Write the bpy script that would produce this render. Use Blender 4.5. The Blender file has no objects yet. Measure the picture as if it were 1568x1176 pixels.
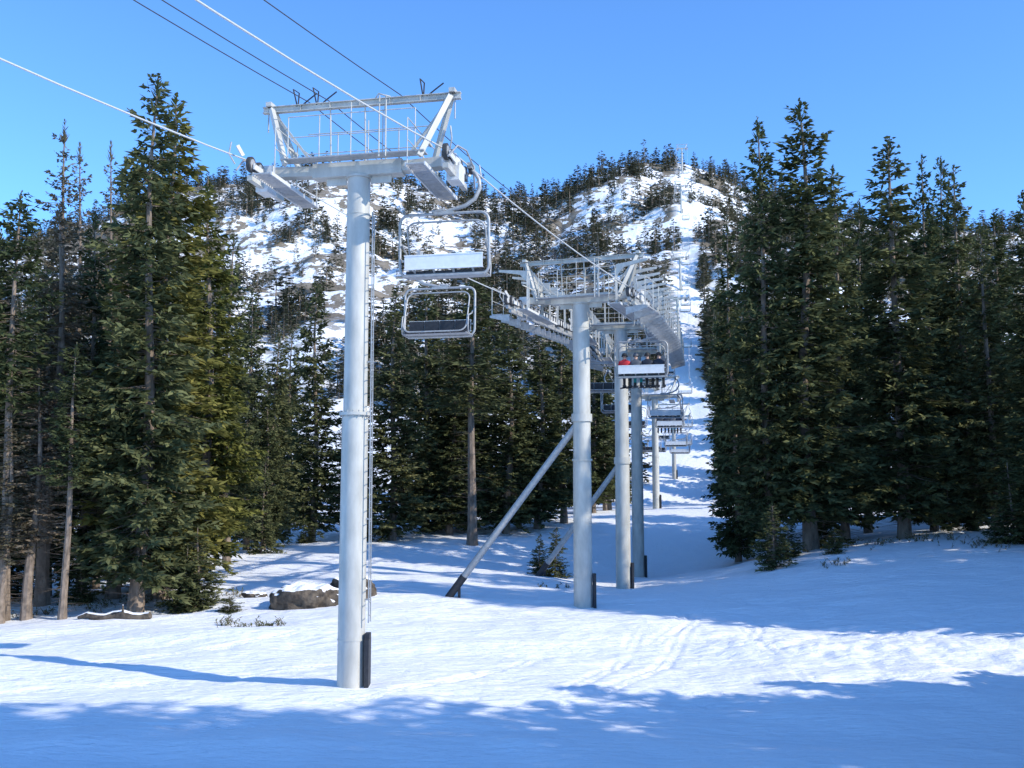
import bpy, bmesh, math, random
import numpy as np
from mathutils import Vector, Matrix
random.seed(5)
S = bpy.context.scene
COL = S.collection
F = 1600.0; TH = math.radians(6.3); CZ = 4.3
ct, st = math.cos(TH), math.sin(TH)

def P(px, py, Y):
    dx = (px-784)/F; dy = (588-py)/F
    d = (dx, ct - dy*st, st + dy*ct)
    k = Y/d[1]
    return Vector((dx*k, Y, CZ + d[2]*k))

# ------------------------------------------------------------ noise
_t = np.random.default_rng(3).random((256, 256))
def vnoise(x, y):
    xi = np.floor(x).astype(int); yi = np.floor(y).astype(int)
    fx = x-xi; fy = y-yi
    fx = fx*fx*(3-2*fx); fy = fy*fy*(3-2*fy)
    a = _t[xi & 255, yi & 255]; b = _t[(xi+1) & 255, yi & 255]
    c = _t[xi & 255, (yi+1) & 255]; d = _t[(xi+1) & 255, (yi+1) & 255]
    return (a*(1-fx)+b*fx)*(1-fy)+(c*(1-fx)+d*fx)*fy
def fbm(x, y, o=4):
    s = 0; a = .5; n = 0
    for i in range(o):
        s = s + a*(vnoise(x*2**i+17.3*i, y*2**i+9.1*i)*2-1); n += a; a *= .5
    return s/n

# ------------------------------------------------------------ terrain
cps = [(537,1050,24),(1568,1000,28),(1568,893,38),(1250,935,36),(0,962,35),(203,938,38),(82,955,36),(893,928,38),
       (955,905,48),(978,888,58),(390,838,65),(717,830,66),(612,822,68),(900,800,75),(1000,780,86),(1100,776,86),
       (1378,830,52),(1240,842,50),(1555,828,48),(1568,800,60),(1450,815,55),(1185,866,46),(680,917,40),(825,880,50),
       (470,905,42),(200,860,55),(784,985,30),(1100,975,31),(300,985,30),(1450,960,31),(560,870,54)]
pts = [tuple(P(*c)) for c in cps]
for x in (-60,-25,-10,0,10,25,60):
    pts.append((x, 16, .12)); 
for x in (-60,-30,0,30,60):
    pts.append((x, -22, 3.6)); pts.append((x, 1, 2.5)); pts.append((x, 130, 3.4))
pts += [(-60,38,.8),(-60,70,2.2),(-30,90,2.6),(60,45,5.2),(60,80,5.5),(35,45,3.2),(35,88,4.6),(0,95,3.0),(30,16,.3),(40,28,1.3),(10,9,.9),(-10,9,.9)]
pts = np.array(pts)
def phi(r): return r*r*np.log(r+1e-9)
n = len(pts); D = np.hypot(pts[:,None,0]-pts[None,:,0], pts[:,None,1]-pts[None,:,1])/20
A = np.zeros((n+3, n+3)); A[:n,:n] = phi(D) + np.eye(n)*.02
A[:n,n] = 1; A[:n,n+1] = pts[:,0]/20; A[:n,n+2] = pts[:,1]/20; A[n:,:n] = A[:n,n:].T
W = np.linalg.solve(A, np.concatenate([pts[:,2], [0,0,0]]))
def near(x, y):
    x = np.clip(x, -60, 60); y = np.clip(y, -22, 130)
    z = W[n] + W[n+1]*x/20 + W[n+2]*y/20
    for i in range(n):
        z = z + W[i]*phi(np.hypot(x-pts[i,0], y-pts[i,1])/20)
    return z
RX = [-900,-400,0,200,310,400,480,560,700,850,905,980,1045,1100,1150,1290,1500,1568,2000,2600]
RY = [560,440,380,310,284,278,258,272,298,300,270,250,250,263,292,335,350,350,400,520]
RR = 420.
TR = [(-12,26,1,.06,0),(-2,25,.5,.8,1),(3,27,.45,.9,2),(7,29,.2,1,3),(14,30,.9,-.15,4),(-9,30,.8,.5,2),(2,33,1,-.05,5),(6,31,.8,.3,.5),(9,33,.3,.9,2.5),(10,32,1,.35,1.5),
      (-7,21,1,.1,1.2),(4,22.5,1,-.1,3.3),(-9,25.5,.9,.4,.3),(11,26,1,.2,2.2),(6,34.5,.15,1,0),(7.5,35,.1,1,1),(5,35,.3,1,2),(2.2,27.5,.42,.9,2.4),(12,30.5,.95,.3,4.4),(10,35,.98,.2,.4)]
def H(x, y):
    x = np.asarray(x, float); y = np.asarray(y, float)
    z = near(x, y)
    w = np.clip((95-y)/30, 0, 1)
    z = z + fbm(x/5, y/4, 3)*.18*w + fbm(x/1.3, y/.8, 3)*.055*w + fbm(x/.5+9, y/.35, 2)*.014*w
    z = z + fbm(x/9+3, y/1.6, 2)*.12*w
    for (x0,y0,dx,dy,ph) in TR:
        l = math.hypot(dx,dy); dx/=l; dy/=l
        u = (x-x0)*dx+(y-y0)*dy; v = -(x-x0)*dy+(y-y0)*dx + .7*np.sin(u*.3+ph)
        m = np.clip(1-np.abs(u)/7, 0, 1)*np.clip(fbm(x/1.7+ph, y/1.7, 2)*2+.7, 0, 1)
        z = z - .075*np.exp(-((v-.14)/.065)**2)*m - .075*np.exp(-((v+.14)/.065)**2)*m
    ch = np.exp(-((x-10)/6)**2-((y-29)/3.5)**2)
    z = z + ch*fbm(x/.45, y/.45, 3)*.12
    az = 784 + F*x/np.maximum(y,60)/1.02
    zr = np.interp(az, RX, RY); dyy = (588-zr)/F
    zr = CZ + RR*(st+dyy*ct)/(ct-dyy*st) - 4
    t = (y-128)/(RR-128)
    tt = np.clip(t, 0, 1)
    z = z + zr*(tt**1.15) * np.where(t > 1, np.clip(1-.45*(t-1), 0.05, 1), 1)
    w2 = np.clip(t*3, 0, 1)*np.clip((1.0-t)*6+.25, 0.25, 1)
    z = z + fbm(x/45, y/45, 4)*10*w2 + (np.abs(fbm(x/14, y/14, 3)))*4.5*w2
    return z
def h1(x, y): return float(H(np.array([x]), np.array([y]))[0])

def axis(lo, hi, s, m_lo, m_hi, cap, f_lo, f_hi):
    c = list(np.arange(lo, hi, s))
    st_ = s; v = c[-1]
    while v < f_hi:
        st_ *= 1.045
        if v < m_hi: st_ = min(st_, cap)
        v += st_; c.append(v)
    st_ = s; v = c[0]; l = []
    while v > f_lo:
        st_ *= 1.045
        if v > m_lo: st_ = min(st_, cap)
        v -= st_; l.append(v)
    return np.array(l[::-1]+c)
xs = axis(-16, 20, .1, -330, 330, 3.2, -2500, 2500)
ys = axis(16, 42, .1, -30, 460, 3.0, -700, 3500)
GX, GY = np.meshgrid(xs, ys)
GZ = H(GX, GY)

def mesh_np(name, V, Q, mats, midx=None, smooth=False):
    me = bpy.data.meshes.new(name)
    V = np.asarray(V, np.float32); Q = np.asarray(Q, np.int32)
    me.vertices.add(len(V)); me.vertices.foreach_set('co', V.ravel())
    me.loops.add(Q.size); me.loops.foreach_set('vertex_index', Q.ravel())
    me.polygons.add(len(Q)); me.polygons.foreach_set('loop_start', np.arange(len(Q), dtype=np.int32)*4)
    for m in mats: me.materials.append(m)
    if midx is not None: me.polygons.foreach_set('material_index', np.asarray(midx, np.int32))
    me.polygons.foreach_set('use_smooth', np.full(len(Q), smooth))
    me.update(calc_edges=True)
    return me

# ------------------------------------------------------------ materials
def newmat(name):
    m = bpy.data.materials.new(name); m.use_nodes = True
    nt = m.node_tree; nt.nodes.clear()
    o = nt.nodes.new('ShaderNodeOutputMaterial')
    return m, nt, o
def N(nt, t, **k):
    nd = nt.nodes.new(t)
    for a, b in k.items():
        if a in nd.inputs: nd.inputs[a].default_value = b
        else: setattr(nd, a, b)
    return nd
def ramp(nt, fac, stops):
    r = nt.nodes.new('ShaderNodeValToRGB')
    e = r.color_ramp.elements
    while len(e) < len(stops): e.new(.5)
    for i, (p, c) in enumerate(stops):
        e[i].position = p; e[i].color = (*c, 1) if len(c) == 3 else c
    nt.links.new(fac, r.inputs[0]); return r
def simple(name, c1, c2, rough=.5, scale=6, metal=0, bump=0.05, stretch=None):
    m, nt, o = newmat(name)
    b = N(nt, 'ShaderNodeBsdfPrincipled', Roughness=rough, Metallic=metal)
    tc = N(nt, 'ShaderNodeTexCoord')
    mp = N(nt, 'ShaderNodeMapping')
    if stretch: mp.inputs['Scale'].default_value = stretch
    nt.links.new(tc.outputs['Object'], mp.inputs[0])
    no = N(nt, 'ShaderNodeTexNoise', Scale=scale, Detail=5.0, Roughness=.6)
    nt.links.new(mp.outputs[0], no.inputs['Vector'])
    r = ramp(nt, no.outputs[0], [(.3, c1), (.7, c2)])
    nt.links.new(r.outputs[0], b.inputs['Base Color'])
    if bump:
        bp = N(nt, 'ShaderNodeBump', Strength=bump, Distance=.02)
        nt.links.new(no.outputs[0], bp.inputs['Height']); nt.links.new(bp.outputs[0], b.inputs['Normal'])
    nt.links.new(b.outputs[0], o.inputs[0])
    return m

def snow_terrain():
    m, nt, o = newmat('snow_ground')
    L = nt.links.new
    b = N(nt, 'ShaderNodeBsdfPrincipled', Roughness=.6)
    b.inputs['Specular IOR Level'].default_value = .15
    g = N(nt, 'ShaderNodeNewGeometry')
    sp = N(nt, 'ShaderNodeSeparateXYZ'); L(g.outputs['Position'], sp.inputs[0])
    n1 = N(nt, 'ShaderNodeTexNoise', Scale=.045, Detail=6.0, Roughness=.64); L(g.outputs['Position'], n1.inputs['Vector'])
    n2 = N(nt, 'ShaderNodeTexNoise', Scale=.3, Detail=5.0, Roughness=.68); L(g.outputs['Position'], n2.inputs['Vector'])
    ad = N(nt, 'ShaderNodeMath', operation='MULTIPLY_ADD'); L(n2.outputs[0], ad.inputs[0]); ad.inputs[1].default_value = .8; L(n1.outputs[0], ad.inputs[2])
    rm = ramp(nt, ad.outputs[0], [(.895, (0,0,0)), (.925, (1,1,1))])
    yr = N(nt, 'ShaderNodeMapRange'); L(sp.outputs['Y'], yr.inputs[0])
    yr.inputs[1].default_value = 170; yr.inputs[2].default_value = 230
    dl = N(nt, 'ShaderNodeMath', operation='MULTIPLY_ADD'); L(sp.outputs['Y'], dl.inputs[0]); dl.inputs[1].default_value = -.1745; L(sp.outputs['X'], dl.inputs[2])
    da = N(nt, 'ShaderNodeMath', operation='ADD'); L(dl.outputs[0], da.inputs[0]); da.inputs[1].default_value = 1.2
    db = N(nt, 'ShaderNodeMath', operation='ABSOLUTE'); L(da.outputs[0], db.inputs[0])
    dr = N(nt, 'ShaderNodeMapRange'); L(db.outputs[0], dr.inputs[0]); dr.inputs[1].default_value = 2; dr.inputs[2].default_value = 5; dr.inputs[3].default_value = .25
    mk0 = N(nt, 'ShaderNodeMath', operation='MULTIPLY'); L(rm.outputs[0], mk0.inputs[0]); L(yr.outputs[0], mk0.inputs[1])
    mk = N(nt, 'ShaderNodeMath', operation='MULTIPLY'); L(mk0.outputs[0], mk.inputs[0]); L(dr.outputs[0], mk.inputs[1])
    rock = ramp(nt, n2.outputs[0], [(.35, (.1,.08,.055)), (.5, (.2,.165,.12)), (.7, (.3,.255,.2))])
    n3 = N(nt, 'ShaderNodeTexNoise', Scale=.6, Detail=2.0); L(g.outputs['Position'], n3.inputs['Vector'])
    sc = ramp(nt, n3.outputs[0], [(.3, (.92,.92,.925)), (.7, (.96,.955,.95))])
    n4 = N(nt, 'ShaderNodeTexNoise', Scale=14.0, Detail=2.0, Roughness=.8); L(g.outputs['Position'], n4.inputs['Vector'])
    lit = ramp(nt, n4.outputs[0], [(.64, (0,0,0)), (.69, (1,1,1))])
    lit2 = ramp(nt, n3.outputs[0], [(.5, (0,0,0)), (.62, (.7,.7,.7))])
    yl = N(nt, 'ShaderNodeMapRange'); L(sp.outputs['Y'], yl.inputs[0]); yl.inputs[1].default_value = 36; yl.inputs[2].default_value = 42
    l1 = N(nt, 'ShaderNodeMath', operation='MULTIPLY'); L(lit.outputs[0], l1.inputs[0]); L(lit2.outputs[0], l1.inputs[1])
    l2 = N(nt, 'ShaderNodeMath', operation='MULTIPLY'); L(l1.outputs[0], l2.inputs[0]); L(yl.outputs[0], l2.inputs[1])
    mx0 = N(nt, 'ShaderNodeMixRGB'); L(l2.outputs[0], mx0.inputs[0]); L(sc.outputs[0], mx0.inputs[1]); mx0.inputs[2].default_value = (.16,.11,.07,1)
    mx = N(nt, 'ShaderNodeMixRGB'); L(mk.outputs[0], mx.inputs[0]); L(mx0.outputs[0], mx.inputs[1]); L(rock.outputs[0], mx.inputs[2])
    L(mx.outputs[0], b.inputs['Base Color'])
    mp = N(nt, 'ShaderNodeMapping'); mp.inputs['Scale'].default_value = (.7, 1.8, 1); L(g.outputs['Position'], mp.inputs[0])
    b1 = N(nt, 'ShaderNodeTexNoise', Scale=2.4, Detail=7.0, Roughness=.62); L(mp.outputs[0], b1.inputs['Vector'])
    u1 = N(nt, 'ShaderNodeBump', Strength=.75, Distance=.22); L(b1.outputs[0], u1.inputs['Height'])
    u3 = N(nt, 'ShaderNodeBump', Strength=.5, Distance=1.6); L(n2.outputs[0], u3.inputs['Height'])
    u3s = N(nt, 'ShaderNodeMixRGB')
    L(yr.outputs[0], u3s.inputs[0]); L(u1.outputs[0], u3s.inputs[1]); L(u3.outputs[0], u3s.inputs[2])
    L(u3s.outputs[0], b.inputs['Normal'])
    L(b.outputs[0], o.inputs[0])
    return m

def needles(name, dark, mid, light, trans=.2, scale=1.1):
    m, nt, o = newmat(name); L = nt.links.new
    tc = N(nt, 'ShaderNodeTexCoord'); oi = N(nt, 'ShaderNodeObjectInfo')
    no = N(nt, 'ShaderNodeTexNoise', Scale=scale, Detail=2.0, Roughness=.7); L(tc.outputs['Object'], no.inputs['Vector'])
    r = ramp(nt, no.outputs[0], [(.32, dark), (.5, mid), (.7, light)])
    mr = N(nt, 'ShaderNodeMapRange'); L(oi.outputs['Random'], mr.inputs[0]); mr.inputs[3].default_value = .8; mr.inputs[4].default_value = 1.25
    mh = N(nt, 'ShaderNodeMapRange'); L(oi.outputs['Random'], mh.inputs[0]); mh.inputs[3].default_value = .52; mh.inputs[4].default_value = .485
    hs = N(nt, 'ShaderNodeHueSaturation'); L(r.outputs[0], hs.inputs['Color']); L(mr.outputs[0], hs.inputs['Value']); L(mh.outputs[0], hs.inputs['Hue'])
    d = N(nt, 'ShaderNodeBsdfDiffuse'); L(hs.outputs[0], d.inputs[0])
    if trans:
        t = N(nt, 'ShaderNodeBsdfTranslucent'); L(hs.outputs[0], t.inputs[0])
        x = N(nt, 'ShaderNodeMixShader'); x.inputs[0].default_value = trans
        L(d.outputs[0], x.inputs[1]); L(t.outputs[0], x.inputs[2]); L(x.outputs[0], o.inputs[0])
    else: L(d.outputs[0], o.inputs[0])
    return m

def rock_mat():
    m, nt, o = newmat('snow_capped_rock'); L = nt.links.new
    b = N(nt, 'ShaderNodeBsdfPrincipled', Roughness=.8)
    g = N(nt, 'ShaderNodeNewGeometry'); sp = N(nt, 'ShaderNodeSeparateXYZ'); L(g.outputs['Normal'], sp.inputs[0])
    no = N(nt, 'ShaderNodeTexNoise', Scale=5.0, Detail=8.0); L(g.outputs['Position'], no.inputs['Vector'])
    r = ramp(nt, no.outputs[0], [(.3, (.03,.022,.016)), (.7, (.14,.11,.08))])
    a = N(nt, 'ShaderNodeMath', operation='MULTIPLY_ADD'); L(no.outputs[0], a.inputs[0]); a.inputs[1].default_value = .4; L(sp.outputs['Z'], a.inputs[2])
    k = ramp(nt, a.outputs[0], [(.88, (0,0,0)), (.93, (1,1,1))])
    mx = N(nt, 'ShaderNodeMixRGB'); L(k.outputs[0], mx.inputs[0]); L(r.outputs[0], mx.inputs[1]); mx.inputs[2].default_value = (.93,.93,.94,1)
    L(mx.outputs[0], b.inputs['Base Color']); 
    u = N(nt, 'ShaderNodeBump', Strength=.6, Distance=.12); L(no.outputs[0], u.inputs['Height']); L(u.outputs[0], b.inputs['Normal'])
    L(b.outputs[0], o.inputs[0]); return m

M_snow = snow_terrain()
M_bark = simple('bark', (.1,.075,.055), (.3,.23,.175), .9, 5, bump=0, stretch=(1,1,.3))
M_green = needles('spruce_needles', (.045,.055,.028), (.087,.1,.046), (.135,.143,.062), .15)
M_tip = needles('spruce_needles_tips', (.085,.097,.046), (.138,.146,.064), (.195,.195,.085), .2)
M_yellow = needles('spruce_needles_olive', (.07,.074,.022), (.12,.12,.034), (.19,.178,.05), .2)
M_ytip = needles('spruce_tips_olive', (.13,.128,.034), (.19,.18,.05), (.26,.232,.065), .25)
M_far = needles('distant_needles', (.06,.064,.042), (.095,.097,.06), (.15,.138,.09), 0, scale=.12)
M_dry = needles('dry_needles', (.1,.08,.055), (.15,.125,.085), (.2,.175,.12), .1)
M_paint = simple('grey_tower_paint', (.38,.37,.33), (.57,.55,.49), .45, 3.5, bump=.02, stretch=(1,1,.3))
M_galv = simple('galvanised_steel', (.3,.3,.295), (.46,.455,.44), .45, 9, metal=.2, bump=.03)
M_white = simple('white_painted_metal', (.56,.555,.53), (.72,.71,.68), .4, 4, bump=0)
M_shell = simple('white_seat_shell', (.74,.74,.72), (.84,.84,.82), .4, 7, bump=0)
M_black = simple('black_padding', (.015,.015,.017), (.035,.035,.04), .6, 10)
M_rope = simple('steel_rope', (.5,.5,.48), (.62,.62,.6), .5, 30, metal=.1, bump=0)
M_cable = simple('dark_comm_cable', (.03,.03,.035), (.05,.05,.055), .6, 30, bump=0)
M_rubber = simple('sheave_rubber', (.03,.03,.03), (.07,.07,.07), .7, 10, bump=0)
M_rock = rock_mat()

# ------------------------------------------------------------ ground
ny, nx = GX.shape
V = np.stack([GX.ravel(), GY.ravel(), GZ.ravel()], 1)
idx = np.arange(ny*nx).reshape(ny, nx)
Q = np.stack([idx[:-1,:-1].ravel(), idx[:-1,1:].ravel(), idx[1:,1:].ravel(), idx[1:,:-1].ravel()], 1)
ground = bpy.data.objects.new('snow_ground', mesh_np('snow_ground', V, Q, [M_snow], smooth=True)); COL.objects.link(ground)

# ------------------------------------------------------------ spruce generator
def tube_np(pts, rad, k=8):
    pts = np.asarray(pts); m = len(pts)
    a = np.linspace(0, 2*np.pi, k, endpoint=False)
    V = np.zeros((m, k, 3)); V[:,:,0] = pts[:,None,0]+np.cos(a)*np.asarray(rad)[:,None]
    V[:,:,1] = pts[:,None,1]+np.sin(a)*np.asarray(rad)[:,None]; V[:,:,2] = pts[:,None,2]
    i = np.arange(m*k).reshape(m, k)
    Q = np.stack([i[:-1], np.roll(i[:-1], -1, 1), np.roll(i[1:], -1, 1), i[1:]], -1).reshape(-1, 4)
    return V.reshape(-1, 3), Q
def spruce(seed, Ht=20., R=2.4, cb=.08, nb=620, tw=30, twl=.42, tww=.045, prof=.8, wood=True, dead=70, gap=0., k=8, tips=False):
    r = np.random.default_rng(seed)
    Vs, Qs, Ms = [], [], []; off = 0
    def put(v, q, m):
        nonlocal off
        Vs.append(v); Qs.append(q+off); Ms.append(np.zeros(len(q), int)+m); off += len(v)
    zz = np.linspace(0, Ht, 14 if k > 4 else 4); bx = .12*np.sin(zz*.35+seed); by = .12*np.cos(zz*.28+seed*2)
    bx -= bx[0]; by -= by[0]
    rad = (.0115*Ht)*(1-zz/Ht)**.85+.012; rad[0] *= 1.35
    zt = zz.copy(); zt[0] = -.6
    v, q = tube_np(np.stack([bx, by, zt], 1), rad, k); put(v, q, 0)
    u = r.random(nb)**.72
    z = Ht*(1-u*(1-cb))-.1
    az = r.random(nb)*2*np.pi
    if gap > 0:
        keep = (np.sin(z*2.3+seed)+np.sin(az*2+z*.9+seed*3)+r.normal(0, .5, nb)) > gap*2-1.9
        u, z, az = u[keep], z[keep], az[keep]; nb = len(u)
    ph = r.random(4)*6.28
    irr = 1+.2*np.sin(3*az+z*1.1+ph[0])+.15*np.sin(z*2.4+ph[1]+az)+.1*np.sin(z*5.1+ph[2])
    L = R*(.05+.95*u**prof)*irr*r.uniform(.6, 1.1, nb)
    L = np.where(u > .88, L*(1-(u-.88)*2.2), L)
    el = .5-.95*u**.5+r.normal(0, .12, nb)
    ca, sa = np.cos(az), np.sin(az)
    tx = np.interp(z, zz, bx); ty = np.interp(z, zz, by)
    cnt = np.maximum(4, (tw*(L/(R*.6))*r.uniform(.7, 1.3, nb))).astype(int)
    I = np.repeat(np.arange(nb), cnt); m = len(I)
    s = .12+.88*r.random(m)**.7
    Li = L[I]
    hz = Li*s*np.cos(el[I]); dz = Li*(np.sin(el[I])*s+.2*s*s-.05)
    pos = np.stack([tx[I]+ca[I]*hz, ty[I]+sa[I]*hz, z[I]+dz], 1)
    side = np.where(r.random(m) < .5, -1., 1.)
    fi = r.uniform(.15, 1.25, m)
    bd = np.stack([ca[I], sa[I], np.zeros(m)], 1); pd = np.stack([-sa[I], ca[I], np.zeros(m)], 1)
    d = bd*np.cos(fi)[:,None]+pd*(side*np.sin(fi))[:,None]
    d[:,2] = r.normal(-.22, .38, m)+.3*np.clip(.25-u[I], 0, 1)*4
    d /= np.linalg.norm(d, axis=1)[:,None]
    ln = twl*r.uniform(.55, 1.35, m)*(1.15-.5*s)*np.clip(.4+Li*.6, .4, 1)
    wv = np.cross(d, np.stack([r.normal(0, .8, m), r.normal(0, .8, m), np.ones(m)], 1)); wv /= np.linalg.norm(wv, axis=1)[:,None]
    wv *= (tww*r.uniform(.7, 1.4, m))[:,None]
    a = d*ln[:,None]
    v = np.stack([pos, pos+a*.4+wv, pos+a, pos+a*.45-wv], 1).reshape(-1, 3)
    mi = 1
    if tips: mi = np.where((s > .74) & (r.random(m) < .7), 2, 1)
    put(v, np.arange(m*4).reshape(-1, 4), mi)
    m2 = 30 if k > 4 else 6
    zz2 = Ht-r.random(m2)*.06*Ht; a2 = r.random(m2)*6.28
    p = np.stack([bx[-1]+0*a2, by[-1]+0*a2, zz2], 1)
    d2 = np.stack([np.cos(a2)*.6, np.sin(a2)*.6, np.full(m2, .8)], 1)*(.1+(Ht-zz2)*.4)[:,None]
    w2 = np.stack([-np.sin(a2), np.cos(a2), 0*a2], 1)*tww*.8
    put(np.stack([p, p+d2*.4+w2, p+d2, p+d2*.4-w2], 1).reshape(-1, 3), np.arange(m2*4).reshape(-1, 4), 1)
    if wood:
        def sticks(z, az, L, el, w):
            b0 = np.stack([np.interp(z, zz, bx), np.interp(z, zz, by), z], 1)
            e = b0+np.stack([np.cos(az)*np.cos(el)*L, np.sin(az)*np.cos(el)*L, np.sin(el)*L+.1*L], 1)
            up = np.zeros_like(b0); up[:,2] = w
            sd = np.stack([-np.sin(az), np.cos(az), 0*az], 1)*w
            k_ = len(z); q = np.arange(k_*4).reshape(-1, 4)
            put(np.stack([b0-up, e-up*.2, e+up*.2, b0+up], 1).reshape(-1, 3), q, 0)
            put(np.stack([b0-sd, e-sd*.2, e+sd*.2, b0+sd], 1).reshape(-1, 3), q, 0)
        sticks(z[::2], az[::2], L[::2]*.8, el[::2], .016)
        if dead:
            zd = r.random(dead)*Ht*(cb+.15)+.4; sticks(zd, r.random(dead)*6.28, R*r.uniform(.2, .75, dead), r.uniform(-.5, .1, dead), .012)
            zd = r.random(dead)*Ht*.9+.4; sticks(zd, r.random(dead)*6.28, R*(1-zd/Ht)*r.uniform(.5, 1, dead), r.uniform(-.4, .2, dead), .01)
    return np.concatenate(Vs), np.concatenate(Qs), np.concatenate(Ms)

HT = []
for i in range(6):
    v, q, m = spruce(11+i, cb=[.07,.1,.05,.12,.08,.06][i], prof=[.72,.62,.8,.66,.6,.75][i], gap=[.12,.25,.05,.3,.15,.1][i], nb=760, tw=23, twl=.48, tww=.064, tips=True)
    HT.append((v, q, m))
meshG = [mesh_np('spruce_mesh', v, q, [M_bark, M_green, M_tip], m) for v, q, m in HT]
meshY = [mesh_np('spruce_mesh_olive', v, q, [M_bark, M_yellow, M_ytip], m) for v, q, m in HT[:2]]
sp_ = [spruce(41+i, R=1.7, cb=.3, nb=330, tw=17, twl=.34, tww=.05, gap=.38, dead=110, prof=.5) for i in range(2)]
meshS = [mesh_np('sparse_spruce_mesh', v, q, [M_bark, M_dry], m) for v, q, m in sp_]
hc_ = [spruce(51+i, R=2.0, cb=.5, nb=300, tw=18, twl=.5, tww=.06, gap=.45, dead=90, prof=.45) for i in range(2)]
meshHC = [mesh_np('high_crowned_spruce_mesh', v, q, [M_bark, M_green], m) for v, q, m in hc_]
sm_ = [spruce(61+i, Ht=5., R=1.35, cb=.03, nb=260, tw=22, twl=.3, tww=.04, dead=0, gap=.05, prof=.7, tips=True) for i in range(2)]
meshSm = [mesh_np('young_spruce_mesh', v, q, [M_bark, M_green, M_tip], m) for v, q, m in sm_]

def place(mesh, x, y, height, rad, H0, R0, name='spruce_tree'):
    o = bpy.data.objects.new(name, mesh); COL.objects.link(o)
    o.location = (x, y, h1(x, y)-.1)
    k = rad/R0
    o.scale = (k, k, height/H0); o.rotation_euler = (random.uniform(-.012,.012), random.uniform(-.012,.012), random.uniform(0, 6.28))
    return o
def tree_px(px, py, Y, hw, kind='g'):
    p = P(px, py, Y); g = h1(p.x, Y)
    ht = p.z-g; rad = hw/F*Y*1.12
    if kind == 's': place(random.choice(meshS), p.x, Y, ht, rad*1.15, 20, 1.7)
    elif kind == 'h': place(random.choice(meshHC), p.x, Y, ht, rad, 20, 2.0)
    elif kind == 'y': place(meshY[0], p.x, Y, ht, rad, 20, 2.4)
    elif kind == 'm': place(random.choice(meshSm), p.x, Y, ht, rad, 5, 1.35, 'young_spruce_tree')
    else: place(random.choice(meshG), p.x, Y, ht, rad, 20, 2.4)
trees = [(238,108,38,98),(274,138,41,112,'y'),(105,182,43,42,'s'),(130,215,46,38,'s'),(175,215,45,35,'s'),
 (40,288,37,66,'h'),(95,310,40,60,'s'),(150,318,43,64),(8,350,41,74),(-45,300,38,80),(325,268,49,74,'y'),(362,350,55,50),
 (205,250,47,60),(85,380,50,70),(300,420,56,60),(-20,380,60,70),
 (425,505,64,42),(485,428,67,48),(388,440,62,44),(447,500,72,38),(410,570,62,30),(530,600,70,30),
 (604,435,66,58),(655,405,70,50),(725,418,65,60,'h'),(720,470,70,56),(690,515,69,46),(775,468,70,52),(822,500,72,50),
 (862,480,75,48),(745,520,78,50),(905,510,84,44),(930,545,90,38),
 (670,600,72,40),(795,600,72,38),(560,640,66,26),
 (1165,178,50,68),(1222,147,50,96),(1275,250,58,58),(1360,208,52,86),(1405,236,58,50),(1437,236,60,48),(1462,248,56,66),(1520,318,60,62),
 (1568,290,49,76),(1500,335,54,54),(1118,330,58,46),(1310,305,62,54),(1610,330,45,84),(1240,300,66,60),
 (1140,400,64,42),(1420,380,68,70),(1660,300,52,80),(1630,340,62,80),
 (1183,765,46,34,'m'),(1205,790,48,26,'m'),(1278,802,47,18,'m'),(1450,742,54,18,'m'),(1482,748,55,16,'m'),(850,805,52,24,'m'),(826,815,53,18,'m'),
 (470,788,66,16,'m'),(355,905,37.5,22,'m'),(1548,700,47,40,'m'),(1260,740,52,36,'m'),(310,800,39,44,'m'),(285,830,38.5,36,'m'),(130,840,40,28,'m'),(20,800,42,40,'m'),(235,820,44,40,'m'),
 (60,560,37,44,'s'),(115,520,36.6,46,'h'),(190,500,41,60,'s'),(404,700,60,30,'m'),(18,610,36.5,36,'s')]
for t in trees: tree_px(*t)
# tall trees along the right-hand edge of the ski run, keeping it in shade
for Y in (92, 99, 107, 114, 122, 131, 140, 150, 161, 172, 184, 197):
    x = 12.6+.1745*(Y-85)+6.5+random.uniform(-.4, 2.0)
    place(random.choice(meshG), x, Y, random.uniform(13, 18), random.uniform(2.0, 2.7), 20, 2.4)
# stand of trees out of frame on the right, casting the long shadows
def ray(xb, yb, s): return xb+.89*s, yb-.45*s
cast = []
for tx, ty, s, hc in [(-13.5,20.8,31,1),(-10.5,21.0,29,1),(-7.5,21.9,28,1),(-5,21.4,26,1),(-2.5,22.3,22,1),(.5,22.6,17,0),(2.5,22.0,17,1),(4,23.3,13.5,0),(5.5,22.4,13,0),(7.5,23.6,11,0),(8.5,22.6,10.5,0),
                  (1,24.0,18,0),(5.5,24.9,14,0),(9.5,24.8,9.5,0),(11,23.8,9,0),(-9,20.0,27,1),(10,25.4,11,0),(-12,22.2,30,1),
                  (-6,42.5,34,0),(-2,41.2,29,0),(2,40.6,25,0),(5,39.4,22,0),(-9,45,40,0),(-3,45.5,36,0),(3,43.5,28,0),(0,49,36,0),(6,47,29,0),(-6,51,42,0),(3,52,36,0),(-12,48,44,0),(8.5,38.6,19,1)]:
    x, y = ray(tx, ty, s); cast.append((x, y, s*.62*1.0, (1.5 if ty < 30 else 1.7)+s*.045, hc))
for x, y, hh, rr, hc in cast:
    if hc: place(random.choice(meshHC), x, y, hh, rr*.95, 20, 2.0)
    else: place(random.choice(meshG), x, y, hh, rr*1.12, 20, 2.4)

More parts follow.
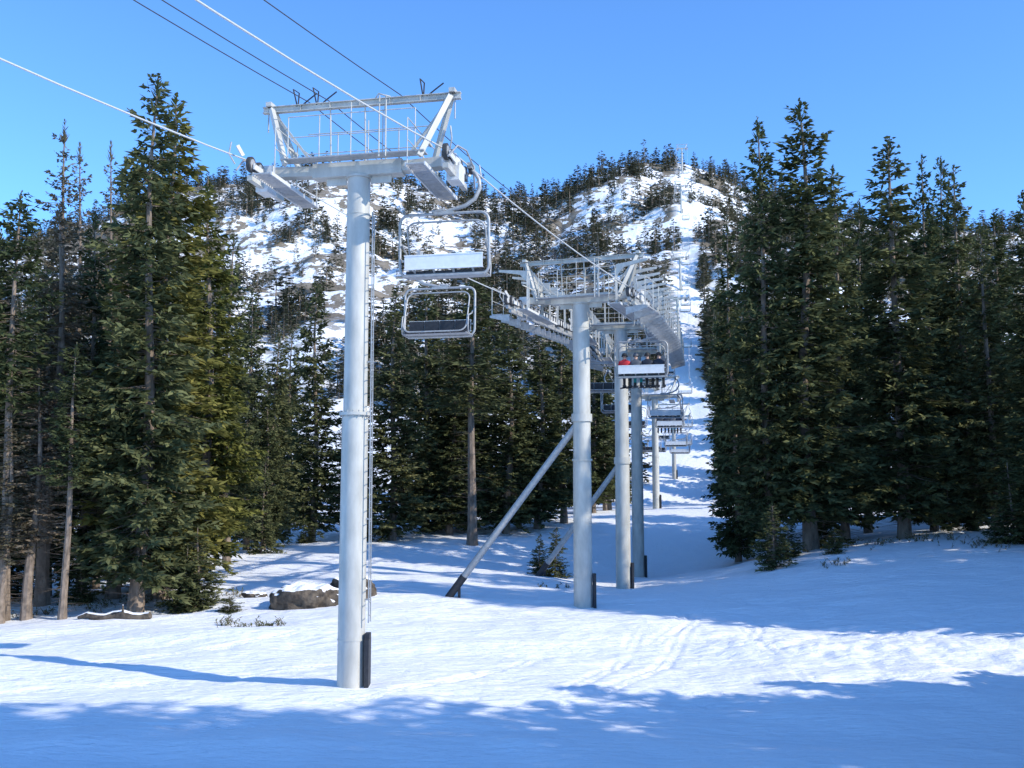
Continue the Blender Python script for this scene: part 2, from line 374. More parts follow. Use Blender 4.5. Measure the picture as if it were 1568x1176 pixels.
# ------------------------------------------------------------ distant forest: one merged object
def scatter():
    r = np.random.default_rng(77)
    mid = [spruce(200+i, nb=110, tw=8, twl=1.1, tww=.22, wood=False, k=4, gap=.0, prof=.65) for i in range(4)]
    low = [spruce(300+i, nb=50, tw=4.5, twl=1.35, tww=.32, wood=False, k=3, gap=.0, prof=.55) for i in range(4)]
    Vs, Qs, Ms = [], [], []; off = 0
    X, Y, HH = [], [], []
    m = 1000; y = r.uniform(82, 200, m); x = r.uniform(-.62, .62, m)*y
    px = 784+F*x/y
    ok = (r.random(m) < .5)&((px < 430)|(px > 620))
    low_ok = np.where((px > 380) & (px < 1000), (y < 140), True)
    d = x-(.175*(y-85)+12.6)
    ok &= (np.abs(d-.3) > 5.2)&low_ok
    X += list(x[ok]); Y += list(y[ok]); HH += list(r.uniform(8, 14, ok.sum()))
    m = 15000; y = r.uniform(180, 445, m); x = r.uniform(-.56, .56, m)*y
    px = 784+F*x/y
    dn = fbm(x/22+5, y/18+2, 4)
    th = np.interp(px, [200,420,560,660,760,1000,1150], [-.04,.04,.08,-.05,-.32,-.2,-.3])
    th = th-np.clip((y-390)/30, 0, 1)*.4
    th = th-np.clip((215-y)/30, 0, 1)*.12
    p = np.clip((dn-th)*6, 0.1, 1)*.65
    ok = r.random(m) < p
    line = .1745*(y-85)+12.6
    hw = np.interp(y, [180,260,330,420], [4.6,3.4,2.4,2.4])+2.5*fbm(x*0+y/15, y/30, 2)
    ok &= np.abs(x-line-.6) > hw
    ok &= ((x+34)/12)**2+((y-250)/30)**2 > 1
    ok &= ((x+40)/8)**2+((y-205)/22)**2 > 1
    ok &= ((x-58)/8)**2+((y-330)/8)**2 > 1
    ok &= ((x-72)/10)**2+((y-382)/10)**2 > 1
    ok &= ((x-10)/7)**2+((y-300)/10)**2 > 1
    ok &= ((x-38)/7)**2+((y-290)/14)**2 > 1
    hh = np.clip(r.lognormal(1.62, .42, ok.sum()), 1.5, 10.0)
    X += list(x[ok]); Y += list(y[ok]); HH += list(hh)
    X = np.array(X); Y = np.array(Y); HH = np.array(HH); Z = H(X, Y)
    for i in range(len(X)):
        v, q, mm = (mid if Y[i] < 195 else low)[r.integers(4)]
        a = r.random()*6.28; c, s_ = math.cos(a), math.sin(a)
        kz = HH[i]/20; kr = kz*(r.uniform(1.3, 2.5) if Y[i] > 180 else r.uniform(1.0, 1.5))
        w = np.empty_like(v); w[:,0] = (v[:,0]*c-v[:,1]*s_)*kr+X[i]; w[:,1] = (v[:,0]*s_+v[:,1]*c)*kr+Y[i]; w[:,2] = v[:,2]*kz+Z[i]
        Vs.append(w); Qs.append(q+off); Ms.append(mm); off += len(v)
    return mesh_np('distant_forest', np.concatenate(Vs), np.concatenate(Qs), [M_bark, M_far], np.concatenate(Ms))
df = bpy.data.objects.new('distant_forest', scatter()); COL.objects.link(df)

# ------------------------------------------------------------ hardware builder
class B:
    def __init__(s): s.v=[]; s.f=[]; s.m=[]; s.s=[]
    def add(s, vs, fs, mat=0, sm=False):
        o = len(s.v); s.v += [tuple(v) for v in vs]
        for f in fs: s.f.append([i+o for i in f]); s.m.append(mat); s.s.append(sm)
    def path(s, pts, r, n=8, mat=0, closed=False, caps=True):
        pts = [Vector(p) for p in pts]; m = len(pts)
        rr = r if isinstance(r, (list, tuple)) else [r]*m
        vs = []; prev = None
        for i, p in enumerate(pts):
            if closed: t = (pts[(i+1)%m]-pts[i-1])
            else: t = pts[min(i+1, m-1)]-pts[max(i-1, 0)]
            t.normalize()
            if prev is None:
                a = Vector((0,0,1)) if abs(t.z) < .9 else Vector((1,0,0))
                x = a.cross(t).normalized()
            else: x = (prev-t*prev.dot(t)).normalized()
            prev = x; y = t.cross(x)
            for k in range(n):
                a = 2*math.pi*k/n; vs.append(p+(x*math.cos(a)+y*math.sin(a))*rr[i])
        fs = []
        for i in range(m if closed else m-1):
            j = (i+1)%m
            for k in range(n):
                l = (k+1)%n; fs.append([i*n+k, i*n+l, j*n+l, j*n+k])
        s.add(vs, fs, mat, True)
        if not closed and caps:
            s.add(vs[:n], [list(range(n))[::-1]], mat); s.add(vs[-n:], [list(range(n))], mat)
    def tube(s, a, b, r, r2=None, n=8, mat=0): s.path([a, b], [r, r if r2 is None else r2], n, mat)
    def box(s, c, size, mat=0, X=(1,0,0), Y=(0,1,0), Z=None):
        X = Vector(X).normalized(); Y = Vector(Y); Y = (Y-X*Y.dot(X)).normalized(); Z = X.cross(Y); c = Vector(c)
        a, b, d = size[0]/2, size[1]/2, size[2]/2
        vs = [c+X*i*a+Y*j*b+Z*k*d for i in (-1,1) for j in (-1,1) for k in (-1,1)]
        s.add(vs, [(0,1,3,2),(4,6,7,5),(0,4,5,1),(2,3,7,6),(0,2,6,4),(1,5,7,3)], mat)
    def beam(s, a, b, w, h, mat=0):
        a = Vector(a); b = Vector(b); d = b-a
        y = Vector((0,0,1)).cross(d)
        if y.length < 1e-4: y = Vector((0,1,0))
        s.box((a+b)/2, (d.length, w, h), mat, d, y)
    def mesh(s, name, mats):
        me = bpy.data.meshes.new(name); me.from_pydata(s.v, [], s.f)
        for m in mats: me.materials.append(m)
        me.polygons.foreach_set('material_index', s.m); me.polygons.foreach_set('use_smooth', s.s); me.update()
        return me
    def obj(s, name, mats, parent=None):
        o = bpy.data.objects.new(name, s.mesh(name, mats)); COL.objects.link(o)
        if parent: o.parent = parent
        return o
def empty(name, loc=(0,0,0)):
    e = bpy.data.objects.new(name, None); COL.objects.link(e); e.empty_display_size = .5; return e
UP = Vector((0,0,1))
MM = [M_paint, M_galv, M_white, M_black, M_rubber, M_shell]

# lift line
T = []
def tw(px, py, Y, pxr, pyr, half): 
    b = P(px, py, Y); T.append(dict(x=b.x, y=Y, zr=P(pxr, pyr, Y).z, half=half))
T.append(dict(x=-15.2, y=-4, zr=13.2, half=2.35))
tw(537,1050,24, 550,247, 2.35); tw(893,928,38, 893,456, 2.25); tw(955,905,48, 955,498, 2.05); tw(978,888,58, 978,536, 2.05); tw(1005,780,88, 1005,604, 2.0)
for Y, hh in [(140,8.5),(200,9),(262,9),(330,9),(404,10.5)]:
    x = 12.6+.1745*(Y-88); T.append(dict(x=x, y=Y, zr=h1(x, Y)+hh, half=2.1))
for i, t in enumerate(T):
    a = T[max(i-1,0)]; b = T[min(i+1,len(T)-1)]
    d = Vector((b['x']-a['x'], b['y']-a['y'], 0)).normalized()
    t['d'] = d; t['p'] = Vector((d.y, -d.x, 0)); t['c'] = Vector((t['x'], t['y'], t['zr']))
T[1]['d'] = Vector((.2,.98,0)).normalized(); T[1]['p'] = Vector((T[1]['d'].y,-T[1]['d'].x,0))
def ropept(i, side): return T[i]['c']+T[i]['p']*T[i]['half']*side
def rope(i, side, f, sag=None):
    a, b = ropept(i, side), ropept(i+1, side)
    L = (b-a).length; sg = .0009*L*L if sag is None else sag
    q = a.lerp(b, f); q.z -= sg*4*f*(1-f); return q

def sheave_train(bd, c, d, outw, length, pitch=.42, walkway=True):
    nW = int(length/pitch)
    inn = -outw
    for k in range(nW):
        o = (k-(nW-1)/2)*pitch
        w = c+d*o-UP*.2
        bd.tube(w-outw*.045, w+outw*.045, .185, n=14, mat=4)
        bd.tube(w-outw*.055, w+outw*.055, .13, n=12, mat=1)
        bd.tube(w-outw*.12, w+outw*.12, .03, n=6, mat=1)
    for k in range(nW//2):
        o = (k*2-(nW-1)/2+.5)*pitch
        bd.beam(c+d*(o-.27)-UP*.26-outw*.1, c+d*(o+.27)-UP*.26-outw*.1, .03, .13, 2)
        bd.beam(c+d*(o-.27)-UP*.26+outw*.1, c+d*(o+.27)-UP*.26+outw*.1, .03, .13, 2)
    for k in range(max(1,nW//4)):
        o = (k*4-(nW-1)/2+1.5)*pitch
        bd.beam(c+d*(o-.5)-UP*.4, c+d*(o+.5)-UP*.4, .1, .14, 1)
    bd.beam(c-d*(length/2-.35)-UP*.53, c+d*(length/2-.35)-UP*.53, .13, .12, 0)
    bd.box(c-UP*.5, (.5,.3,.34), 2, d, outw)
    for o in (-length/2, length/2):
        bd.beam(c+d*o-UP*.12, c+d*o*1.08+UP*.1+outw*.1, .04, .08, 1)
        bd.path([c+d*o-UP*.3+outw*.2, c+d*o*1.12-UP*.1+outw*.28, c+d*o*1.1+UP*.18+outw*.24], .02, 6, 1)
    # curved rope guard rail on the outboard side
    bd.path([c-d*.5*length-UP*.45+outw*.16, c-d*.3*length-UP*.05+outw*.24, c+UP*.08+outw*.26, c+d*.3*length-UP*.05+outw*.24, c+d*.5*length-UP*.45+outw*.16], .022, 6, 1)
    if walkway:
        wc = c+inn*.55-UP*.62
        k_ = int((length+.3)/.1)
        for k in range(k_+1):
            bd.box(wc+d*((k/k_-.5)*(length+.3)), (.045, .42, .03), 1, d, outw)
        bd.beam(wc-d*(length/2+.15)-outw*.22, wc+d*(length/2+.15)-outw*.22, .03, .08, 2)
        bd.beam(wc-d*(length/2+.15)+outw*.22, wc+d*(length/2+.15)+outw*.22, .03, .08, 2)

def tower(i, lng=2.5, r0=.31, r1=.265, ladder=True, rails=True, flange=None, drop=.42):
    t = T[i]; x, y = t['x'], t['y']; g = h1(x, y)-.5; c, d, p = t['c'], t['d'], t['p']; hf = t['half']
    root = empty('chairlift_tower')
    bd = B(); top = c.z-drop
    fz = flange if flange else g+(top-g)*.5
    bd.path([(x,y,g),(x,y,fz)], [r0, r0*.97], 32, 0)
    bd.path([(x,y,fz),(x,y,top)], [r1*1.03, r1], 32, 0)
    bd.tube((x,y,fz-.04),(x,y,fz+.03), r0+(.055 if flange else .03), n=32)
    if flange:
        for k in range(16):
            a = k*math.pi/8; q = Vector((x+math.cos(a)*(r0+.03), y+math.sin(a)*(r0+.03), fz)); bd.tube(q-UP*.08, q+UP*.07, .014, n=6, mat=1)
    bd.tube((x,y,g+1.5),(x,y,g+1.53), r0+.006, n=32)
    bd.tube((x,y,top-.9),(x,y,top-.86), r1+.012, n=32)
    bd.tube((x,y,top-.02),(x,y,top+.03), r1+.05, n=32)
    bd.obj('mast', MM, root)
    bd = B(); cc = Vector((x,y,top+.2))
    bd.beam(cc-p*1.1, cc+p*1.1, .36, .34, 0)
    for s in (-1,1):
        a = cc+p*s*1.1; e = cc+p*s*(hf-.1)+UP*.05
        bd.beam(a-p*s*.01, e, .3, .24, 0)
        bd.box(cc+p*s*.55-UP*.24, (.5,.04,.2), 0, p, d)
        bd.box(e-UP*.02, (.34,.5,.3), 2, p, d)
    bd.obj('crossarm', MM, root)
    bd = B()
    for s in (-1,1): sheave_train(bd, c+p*s*hf, d, p*s, lng)
    bd.obj('sheave_trains', MM, root)
    bd = B(); tz = c.z+1.42
    for s in (-1,1):
        foot = c+p*s*(hf-.62)-UP*.15; topp = c+p*s*(hf-.12); topp.z = tz
        for e in (-1,1):
            bd.beam(foot+d*e*.55-p*s*.1, topp+d*e*.06, .1, .13, 0)
        bd.beam(foot-p*s*.05+d*.3+UP*.5, foot-p*s*.05-d*.3+UP*.5, .05, .05, 0)
        bd.beam(topp-UP*.02, c+p*s*(hf-1.15)+UP*.05, .06, .06, 0)
        bd.tube(topp+p*s*.1+UP*.02, topp+p*s*.1-UP*.55, .018, n=6, mat=1)
        bd.box(topp+UP*.11+p*s*.05, (.14,.3,.1), 0, p, d)
    a = Vector((c.x,c.y,tz)); L = hf+.12
    for zz in (-.07,.07): bd.box(a+UP*zz, (2*L,.13,.02), 0, p, d)
    bd.box(a, (2*L,.02,.14), 0, p, d)
    for k in range(-3,4): bd.box(a+p*k*L/3.3, (.015,.12,.13), 0, p, d)
    for o in (-.75, .12, .62):   # light verticals between crossarm and top beam
        bd.tube(Vector((x,y,top+.36))+p*o+d*.1, a+p*o-UP*.08, .022, n=6, mat=0)
    bd.obj('lifting_frame', MM, root)
    if rails:
        bd = B(); dk = Vector((x,y,c.z-.03))
        for e in (-1,1):
            bd.box(dk+d*e*.42, (2*hf-1.2,.36,.03), 1, p, d)
            for k in range(5):
                if e == 1 and k in (0,4): continue
                q = dk+d*e*.6+p*((k/4-.5)*(2*hf-1.6)); bd.tube(q, q+UP*(1.0 if k not in (2,) else 1.25), .015, n=6, mat=0)
            for hgt in (.5, 1.0): bd.tube(dk+d*e*.6-p*(hf-.8)+UP*hgt, dk+d*e*.6+p*(hf-.8)+UP*hgt, .013, n=6, mat=0)
        for s in (-1,1):
            w = c+p*s*(hf-.78)-UP*.6
            for k in range(3):
                q = w+d*((k/2-.5)*lng); bd.tube(q, q+UP*1.1, .015, n=6, mat=0)
            for hgt in (.6,1.1): bd.tube(w-d*lng*.5+UP*hgt, w+d*lng*.5+UP*hgt, .013, n=6, mat=0)
        for e in (.35,.75):
            q = dk+p*(.55+e*.4)-d*.62; bd.tube(q-UP*.1, q+UP*1.35, .02, n=6, mat=0)
        bd.path([dk-d*.62+p*.6+UP*1.3, dk-d*.85+p*.75+UP*1.3, dk-d*.62+p*.95+UP*1.3], .018, 6, 0)
        for s, o in ((-1,.25),(-1,.75),(1,.3)):
            q = a+p*s*(hf-.5-o)
            bd.path([q+UP*.05, q+UP*.38-d*.25, q+UP*.42+d*.1, q+UP*.05+d*.05], .018, 5, 3)
            bd.path([q+UP*.05+p*.1, q+UP*.2+p*.3, q+UP*.34+p*.5], .018, 5, 3)
        bd.obj('catwalk_railings', MM, root)
    if ladder:
        bd = B(); o = Vector((r0+.1, -.1, 0)); z0 = g+1.9; z1 = top-.9
        base = Vector((x,y,0))+o; wv = Vector((.0,.16,0))
        for e in (-1,1): bd.beam(base+wv*e+UP*z0, base+wv*e+Vector((-.04,0,z1)), .02, .026, 1)
        z = z0+.15
        while z < z1:
            f = (z-z0)/(z1-z0)*-.04
            bd.tube(base-wv+Vector((f,0,z)), base+wv+Vector((f,0,z)), .01, n=6, mat=1); z += .3
        z = z0+.5
        while z < z1:
            bd.beam(Vector((x+r1*.8,y-.05,z)), base+Vector((0,0,z)), .03, .03, 1); z += 1.8
        bd.obj('ladder', MM, root)
    bd = B()
    bd.box((x+r0+.065,y-.05,g+.9), (.1,.42,1.3), 3); bd.box((x+r0+.065,y-.05,g+1.6), (.11,.3,.12), 3)
    bd.obj('base_pad', MM, root)
    return root
roots = {}
roots[0] = tower(0)
roots[1] = tower(1, flange=P(537,634,24).z)
roots[2] = tower(2, 3.2, .34, .31, ladder=False, drop=.25)
roots[3] = tower(3, 3.2, .34, .31, ladder=False, drop=.25)
roots[4] = tower(4, 3.2, .33, .3, ladder=False, drop=.25)
roots[5] = tower(5, 3.0, .3, .27, ladder=False)
for i in range(6, len(T)): roots[i] = tower(i, 2.6, .3, .26, ladder=False, rails=False)

# long combined sheave bridge between the three close towers, with ribbed walkway
def smooth_line(side):
    pa = (ropept(1, side)-ropept(2, side)).normalized(); pa.z *= .2
    pre = ropept(2, side)+pa*1.5
    post = ropept(4, side)+(ropept(5, side)-ropept(4, side)).normalized()*2.0
    key = [pre, ropept(2, side), ropept(3, side), ropept(4, side), post]
    out = []
    for a, b in zip(key[:-1], key[1:]):
        k = max(2, int((b-a).length/.45))
        for j in range(k): out.append(a.lerp(b, j/k))
    out.append(key[-1]); return out
for side in (-1, 1):
    pl = smooth_line(side); bd = B(); root = empty('sheave_bridge')
    for j in range(len(pl)-1):
        c, e = pl[j], pl[j+1]; d = (e-c).normalized(); p = Vector((d.y,-d.x,0)).normalized()*side
        w = c-UP*.2
        bd.tube(w-p*.05, w+p*.05, .18, n=14, mat=4); bd.tube(w-p*.06, w+p*.06, .12, n=10, mat=2)
        if j%2 == 0: bd.beam(c-UP*.3+p*.1, e-UP*.3+p*.1, .03, .12, 1)
        if j%4 == 0: bd.beam(c-UP*.45, e+(e-c)*1.2-UP*.45, .1, .12, 1)
        bd.beam(c-UP*.62-p*.12, e-UP*.62-p*.12, .1, .1, 1)
    bd.obj('sheave_line', MM, root); bd = B()
    for j in range(len(pl)-1):
        c, e = pl[j], pl[j+1]; d = (e-c).normalized(); p = Vector((d.y,-d.x,0)).normalized()*side
        for k in range(3):
            bd.box(c.lerp(e, k/3)-UP*.72+p*.4, (.035,.4,.03), 1, d, p)
        bd.beam(c-UP*.7+p*.6, e-UP*.7+p*.6, .025, .05, 1)
        if j%2 == 0:
            a0 = c-UP*.74-p*.1; 
            vs = [a0, a0+p*.78, a0+p*.78-UP*.08, a0-UP*.28]
            bd.add([v-d*.02 for v in vs]+[v+d*.02 for v in vs], [(0,1,2,3),(7,6,5,4),(0,4,5,1),(1,5,6,2),(2,6,7,3),(3,7,4,0)], 1)
            q = c+p*.6
            bd.beam(q-UP*.7, q+UP*.3, .03, .03, 0)
        bd.tube(c+p*.6+UP*.3, e+p*.6+UP*.3, .014, n=6, mat=0)
        bd.tube(c+p*.6-UP*.2, e+p*.6-UP*.2, .012, n=6, mat=0)
        if j%3 == 1:
            q = c-p*.6
            bd.beam(q-UP*.6, q+UP*.75, .06, .08, 0)
            a0 = q+UP*.5
            vs = [a0, a0+UP*.42, a0+UP*.55+p*1.15, a0+UP*.47+p*1.15, a0+UP*.3+p*.3]
            m_ = len(vs)
            bd.add([v-d*.035 for v in vs]+[v+d*.035 for v in vs], [tuple(range(m_)), tuple(range(2*m_-1, m_-1, -1))]+[(k, k+m_, (k+1)%m_+m_, (k+1)%m_) for k in range(m_)], 0)
    for a_, b_ in zip(pl[:-1], pl[1:]):
        d = (b_-a_).normalized(); p = Vector((d.y,-d.x,0)).normalized()*side
        bd.beam(a_-p*.6+UP*.3, b_-p*.6+UP*.3, .03, .04, 0)
    bd.obj('ribbed_walkway', MM, root)

# diagonal struts
for (i, pya, foot) in ((2, 640, (685,917,40)), (3, 705, (822,880,50.2))):
    bd = B(); a = P(0, pya, T[i]['y']); a = Vector((T[i]['x'], T[i]['y'], a.z)); f = P(*foot); f.z = h1(f.x, f.y)-.1
    m = a.lerp(f, .87)
    bd.path([a, m], [.12,.13], 16, 1); bd.path([m, f], [.145,.14], 16, 3)
    bd.tube(a-UP*.14, a+UP*.14, .38, n=24, mat=0)
    bd.box(m.lerp(f,.5)+Vector((.12,.1,-.1)), (.1,.25,.9), 3, (1,0,0), (0,1,.25))
    bd.obj('brace_strut', MM, roots[i])

# ropes
bd = B()
for side in (-1,1):
    for i in range(len(T)-1):
        k = 14; sg = 0.12 if i in (2,3) else None
        bd.path([rope(i, side, j/k, sg) for j in range(k+1)], .019 if i < 6 else .024, 6, 0, caps=False)
bd.obj('haul_rope', [M_rope])
bd = B()
def sagline(a, b, s, r, k=16):
    bd.path([a.lerp(b, j/k)-UP*s*4*(j/k)*(1-j/k) for j in range(k+1)], r, 5, 0, caps=False)
for off, i_end in ((-1.3, 4), (-.8, 2), (1.0, 4)):
    for i in range(0, i_end):
        a = T[i]['c']+T[i]['p']*off+UP*1.55; b = T[i+1]['c']+T[i+1]['p']*off+UP*1.55
        sagline(a, b, .35 if i != 0 else .5, .012)
bd.obj('communication_cable', [M_cable])

# ------------------------------------------------------------ chairs
OX = -.66
def chair_mesh():
    bd = B()
    bd.box((0,0,.02), (.12,.34,.14), 1); bd.box((0,0,-.08), (.08,.22,.1), 3)
    ox = OX
    bd.path([(0,0,-.05),(.1,0,-.13),(.2,0,-.3),(.22,0,-.5),(.1,0,-.76),(-.15,0,-.92),(-.5,0,-1.0),(-.75,0,-1.07)], [.045,.045,.045,.05,.05,.05,.045,.045], 10, 1)
    bd.box((ox,0,-1.07), (.5,.1,.07), 1); bd.tube((ox-.3,0,-1.02),(ox+.0,0,-.98),.04,n=8,mat=1)
    def loop(w, z0, z1, y0, y1, r, rc=.22, mat=1, k=5):
        pts = []
        for (cx, cz, a0) in ((w/2-rc, z0-rc, 0),(w/2-rc, z1+rc, -90),(-w/2+rc, z1+rc, -180),(-w/2+rc, z0-rc, -270)):
            for j in range(k+1):
                a = math.radians(90+a0-90*j/k)
                x_ = cx+rc*math.cos(a); z_ = cz+rc*math.sin(a)
                f = (z_-z0)/(z1-z0); pts.append((ox+x_, y0+(y1-y0)*f, z_))
        bd.path(pts, r, 8, mat, closed=True)
    loop(2.2, -1.08, -2.58, 0, .05, .036)
    loop(1.95, -1.24, -2.5, .12, .62, .022, mat=1)
    z = -2.25
    bd.box((ox,-.035,z), (1.92,.03,.3), 5); bd.box((ox,-.035,z+.165), (1.94,.05,.03), 5); bd.box((ox,-.035,z-.165), (1.94,.05,.03), 5)
    for k in range(4):
        cx = ox-.72+k*.48
        bd.box((cx,.015,z+.01), (.45,.06,.3), 3)
        bd.box((cx,.30,-2.48), (.46,.5,.07), 3); bd.box((cx,.55,-2.5), (.44,.05,.09), 3)
        bd.beam((cx,-.03,z-.18),(cx,.05,-2.5), .05, .02, 1)
    bd.box((ox,.28,-2.535), (1.95,.5,.03), 1)
    for s in (-1,1):
        X = ox+s*1.02
        bd.path([(X,-.02,-1.8),(X,.1,-1.9),(X,.5,-2.02),(X,.56,-2.3),(X,.5,-2.54),(X,0,-2.56)], .022, 6, 1)
        bd.beam((X,-.02,-2.2),(ox+s*.9,-.02,-2.2), .03,.05,1)
    bd.path([(ox-1.0,-.02,-2.58),(ox+1.0,-.02,-2.58)], .03, 8, 1)
    return bd.mesh('lift_chair', MM)
CH = chair_mesh()
def chair(i, side, f, sag=None):
    q = rope(i, side, f, sag); a, b = ropept(i, side), ropept(i+1, side); d = b-a; yaw = math.atan2(-d.x, d.y)
    if i == 1: yaw *= .5
    o = bpy.data.objects.new('lift_chair', CH); COL.objects.link(o); o.location = q
    o.rotation_euler = (0, 0, yaw if side > 0 else yaw+math.pi); return o
def fr(i, Y): return (Y-T[i]['y'])/(T[i+1]['y']-T[i]['y'])
c1 = chair(1, 1, .055)
chair(1, -1, fr(1, 30.8))
c3 = chair(2, 1, fr(2, 43.8), .12)
chair(3, -1, fr(3, 53.5), .12)
chair(4, -1, fr(4, 64)); chair(4, -1, fr(4, 78))
chair(4, 1, fr(4, 67)); c4 = chair(4, 1, fr(4, 81))
for Y in (100, 115, 130): chair(5, 1, fr(5, Y)); chair(5, -1, fr(5, Y+6))
for i in (6,7,8,9):
    for k in range(3): chair(i, 1, (k+.3)/3); chair(i, -1, (k+.75)/3)

# ------------------------------------------------------------ skiers
def skier_mesh(jacket, pants, helmet, name):
    vs = [(0,0,.1,.15),(0,-.03,.28,.145),(0,-.04,.47,.17),(0,-.02,.62,.065),(0,.01,.72,.085),(0,.01,.83,.08)]
    es = [(0,1),(1,2),(2,3),(3,4),(4,5)]
    def chain(root, pts):
        last = root
        for p in pts: vs.append(p); es.append((last, len(vs)-1)); last = len(vs)-1
    for s in (-1,1):
        chain(2, [(s*.19,-.03,.53,.08),(s*.25,.06,.3,.06),(s*.2,.3,.22,.042),(s*.18,.37,.21,.04)])
        chain(0, [(s*.11,.08,.08,.1),(s*.13,.46,.07,.078),(s*.13,.53,-.2,.065),(s*.13,.52,-.36,.062),(s*.13,.62,-.42,.05)])
    me = bpy.data.meshes.new('tmp'); me.from_pydata([v[:3] for v in vs], es, [])
    o = bpy.data.objects.new('tmp', me); COL.objects.link(o)
    o.modifiers.new('s', 'SKIN'); 
    for i, v in enumerate(vs):
        me.skin_vertices[0].data[i].radius = (v[3], v[3]*.9); me.skin_vertices[0].data[i].use_root = (i == 0)
    o.modifiers.new('u', 'SUBSURF').levels = 1
    dg = bpy.context.evaluated_depsgraph_get(); dg.update()
    m2 = bpy.data.meshes.new_from_object(o.evaluated_get(dg)); bpy.data.objects.remove(o)
    bd = B()
    for p in m2.polygons:
        c = p.center
        mi = 0
        if c.z < -.27: mi = 3
        elif c.z < .17 and (c.y > .1 or c.z < .06): mi = 1
        if c.z > .66: mi = 4
        if c.y > .27 and c.z > .16: mi = 3
        bd.s.append(True); bd.m.append(mi); bd.f.append(list(p.vertices))
    bd.v = [tuple(v.co) for v in m2.vertices]
    rings = 7; sg = 14; hv = []; hf = []
    for r_ in range(rings+1):
        a = math.pi/2*(1-r_/rings*1.15)
        for k in range(sg):
            b_ = 2*math.pi*k/sg; hv.append((math.cos(a)*math.cos(b_)*.122, -.005+math.cos(a)*math.sin(b_)*.142, .8+math.sin(a)*.13))
    for r_ in range(rings):
        for k in range(sg): hf.append([r_*sg+k, (r_+1)*sg+k, (r_+1)*sg+(k+1)%sg, r_*sg+(k+1)%sg])
    bd.add(hv, hf, 2, True)
    bd.path([(-.11,.03,.79),(-.08,.1,.79),(0,.125,.79),(.08,.1,.79),(.11,.03,.79)], .034, 8, 3)
    bd.path([(0,.09,.755),(0,.118,.735),(0,.1,.72)], [.012,.018,.01], 6, 4)
    bd.path([(-.03,.095,.69),(.03,.095,.69)], .009, 5, 4)
    for s in (-1,1):
        for k in range(4):
            fx = s*(.15+.022*k); l = (.055,.07,.066,.05)[k]
            bd.path([(fx,.37,.215),(fx,.37+l*.6,.21),(fx,.37+l*.8,.185),(fx,.37+l*.6,.165)], [.014,.013,.012,.01], 6, 3)
        bd.path([(s*.15,.34,.2),(s*.125,.37,.195),(s*.125,.4,.18)], [.015,.013,.011], 6, 3)
        bd.box((s*.13,.57,-.43), (.11,.3,.09), 3)
        bd.path([(s*.13,-.25,-.6),(s*.13,.3,-.52),(s*.13,1.1,-.42),(s*.13,1.32,-.33)], [.03,.035,.035,.025], 4, 2)
    return bd.mesh(name, [jacket, pants, helmet, M_black, M_skin])
M_skin = simple('skin', (.5,.3,.22), (.55,.34,.26), .5)
M_red = simple('red_jacket', (.5,.02,.03), (.6,.03,.04), .7)
M_navy = simple('navy_jacket', (.012,.016,.03), (.02,.03,.05), .7)
M_teal = simple('teal_trousers', (.01,.25,.24), (.02,.32,.3), .7)
M_dk = simple('dark_trousers', (.012,.012,.014), (.03,.03,.032), .7)
M_grey = simple('grey_jacket', (.07,.08,.1), (.12,.13,.15), .7)
sk = [skier_mesh(M_red, M_dk, M_dk, 'skier_red'), skier_mesh(M_grey, M_teal, M_grey, 'skier_grey'), skier_mesh(M_navy, M_dk, M_dk, 'skier_navy')]
def seat(ch, order):
    mw = Matrix.LocRotScale(ch.location, ch.rotation_euler, ch.scale)
    for k, s in enumerate(order):
        if s is None: continue
        o = bpy.data.objects.new('skier', sk[s]); COL.objects.link(o)
        o.location = mw @ Vector((OX-.72+k*.48, .2, -2.44)); o.rotation_euler = (0, 0, ch.rotation_euler.z+random.uniform(-.1,.1))
seat(c3, [0, 1, 2, 2]); seat(c4, [2, 2, 1, 2])

# ------------------------------------------------------------ rocks, log, twigs
def rock(px, py, Y, sx, sy, sz, seed):
    p = P(px, py, Y); bm = bmesh.new(); bmesh.ops.create_icosphere(bm, subdivisions=5, radius=1)
    r = np.random.default_rng(seed); ofs = r.random(3)*50
    from mathutils import noise as mn
    for v in bm.verts:
        q = v.co.copy(); k = 1+.3*mn.noise(q*1.2+Vector(ofs))+.22*mn.noise(q*2.6+Vector(ofs))+.07*mn.noise(q*7+Vector(ofs))
        q = q*k; q.z = min(q.z, .62+.16*mn.noise(q*2)) if q.z > .3 else q.z; v.co = Vector((q.x*sx, q.y*sy, q.z*sz))
    me = bpy.data.meshes.new('boulder'); bm.to_mesh(me); bm.free(); me.materials.append(M_rock)
    me.polygons.foreach_set('use_smooth', [True]*len(me.polygons))
    o = bpy.data.objects.new('boulder', me); COL.objects.link(o); o.location = (p.x, Y, h1(p.x, Y)+.1*sz); o.rotation_euler = (.1, .06, 0)
rock(472, 905, 38.5, 1.25, .9, .95, 1); rock(540, 908, 39.5, .85, .6, .95, 2); rock(392, 878, 41, .5, .4, .3, 3)
bd = B(); pl = []
for k in range(9):
    p = P(118+14*k, 965-2*k, 36.2); z = h1(p.x, 36.2); pl.append((p.x, 36.2+.05*math.sin(k*2), z+.08+.06*math.sin(k*1.7)))
bd.path(pl, [.05,.11,.14,.16,.15,.17,.18,.17,.12], 10, 0); bd.path([pl[5],(pl[5][0]+.1,pl[5][1]-.3,pl[5][2]+.35)],[.05,.02],6,0)
bd.obj('fallen_log', [M_rock])
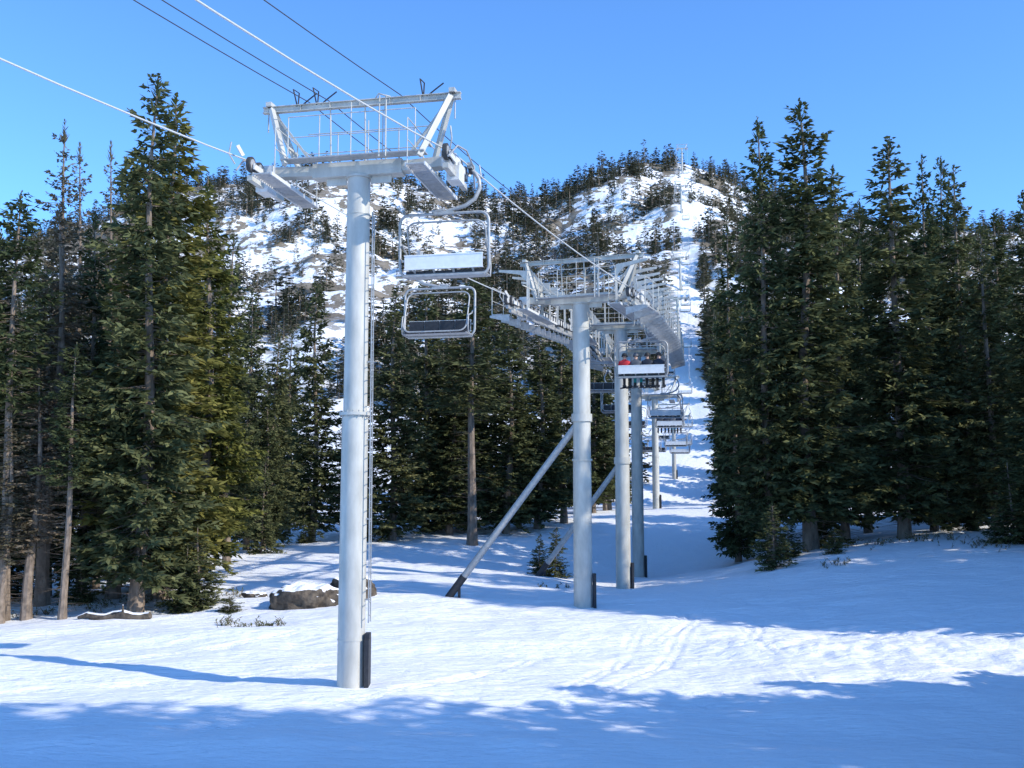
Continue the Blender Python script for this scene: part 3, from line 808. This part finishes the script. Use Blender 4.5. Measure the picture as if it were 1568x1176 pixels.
def shrub(px, Y, n, hgt, name='snow_buried_shrub', sp=.45):
    p = P(px, 950, Y); bd = B()
    for k in range(n):
        x = p.x+random.gauss(0, sp); y = Y+random.gauss(0, sp*.6); z = h1(x, y)
        a = random.uniform(0, 6.28); l = random.uniform(.3, 1)*hgt
        e = (x+math.cos(a)*l*.7, y+math.sin(a)*l*.7, z+l*.6)
        bd.path([(x,y,z-.05),(x+math.cos(a)*l*.3,y+math.sin(a)*l*.3,z+l*.4),e], [.012,.009,.004], 4, 0)
        for j in range(14):
            f = random.random(); q = Vector((x,y,z)).lerp(Vector(e), f); dd = Vector((random.gauss(0,1),random.gauss(0,1),random.gauss(.2,.6))).normalized()*.13
            w = dd.cross(UP).normalized()*.02; bd.add([q,q+dd*.5+w,q+dd,q+dd*.5-w], [(0,1,2,3)], 1)
    bd.obj(name, [M_bark, M_yellow])
shrub(400, 33.5, 26, .45); shrub(360, 34.5, 10, .5); shrub(1290, 44, 14, .5); shrub(60, 38, 14, .5); shrub(150, 39, 16, .6); shrub(850, 46, 10, .4)
shrub(1520, 46, 30, .6, sp=1.0); shrub(1420, 50, 40, .6, sp=1.3); shrub(1300, 49, 34, .6, sp=1.1); shrub(250, 40, 40, .6, sp=1.2); shrub(330, 42, 24, .5, sp=.9)

# ------------------------------------------------------------ light, sky, camera
EL = math.radians(32); sd = Vector((.89, -.45, 0)).normalized()*math.cos(EL); sd.z = math.sin(EL)
sun = bpy.data.lights.new('sun', 'SUN'); sun.energy = 5.0; sun.angle = math.radians(.5); sun.color = (1, .945, .83)
so = bpy.data.objects.new('sun', sun); COL.objects.link(so); so.rotation_euler = (-sd).to_track_quat('-Z', 'Y').to_euler(); so.location = (40,-10,40)
w = bpy.data.worlds.new('World'); S.world = w; w.use_nodes = True; nt = w.node_tree
bg = nt.nodes['Background']; sk_ = nt.nodes.new('ShaderNodeTexSky'); sk_.sky_type = 'NISHITA'; sk_.sun_disc = False
sk_.sun_elevation = EL; sk_.sun_rotation = math.atan2(sd.x, sd.y); sk_.altitude = 2800; sk_.air_density = 1.0; sk_.dust_density = .1; sk_.ozone_density = 2.0
mu = nt.nodes.new('ShaderNodeVectorMath'); mu.operation = 'MULTIPLY'; mu.inputs[1].default_value = (1.25, 2.0, 2.7)
nt.links.new(sk_.outputs[0], mu.inputs[0]); nt.links.new(mu.outputs[0], bg.inputs[0]); bg.inputs[1].default_value = .138
S.view_settings.view_transform = 'Standard'; S.view_settings.look = 'None'; S.view_settings.exposure = 0
cam = bpy.data.cameras.new('camera'); co = bpy.data.objects.new('camera', cam); COL.objects.link(co)
cam.sensor_width = 36; cam.lens = F/1568*36; cam.clip_end = 8000; cam.clip_start = .1
co.location = (0,0,CZ); co.rotation_euler = (math.pi/2+TH, 0, 0); S.camera = co
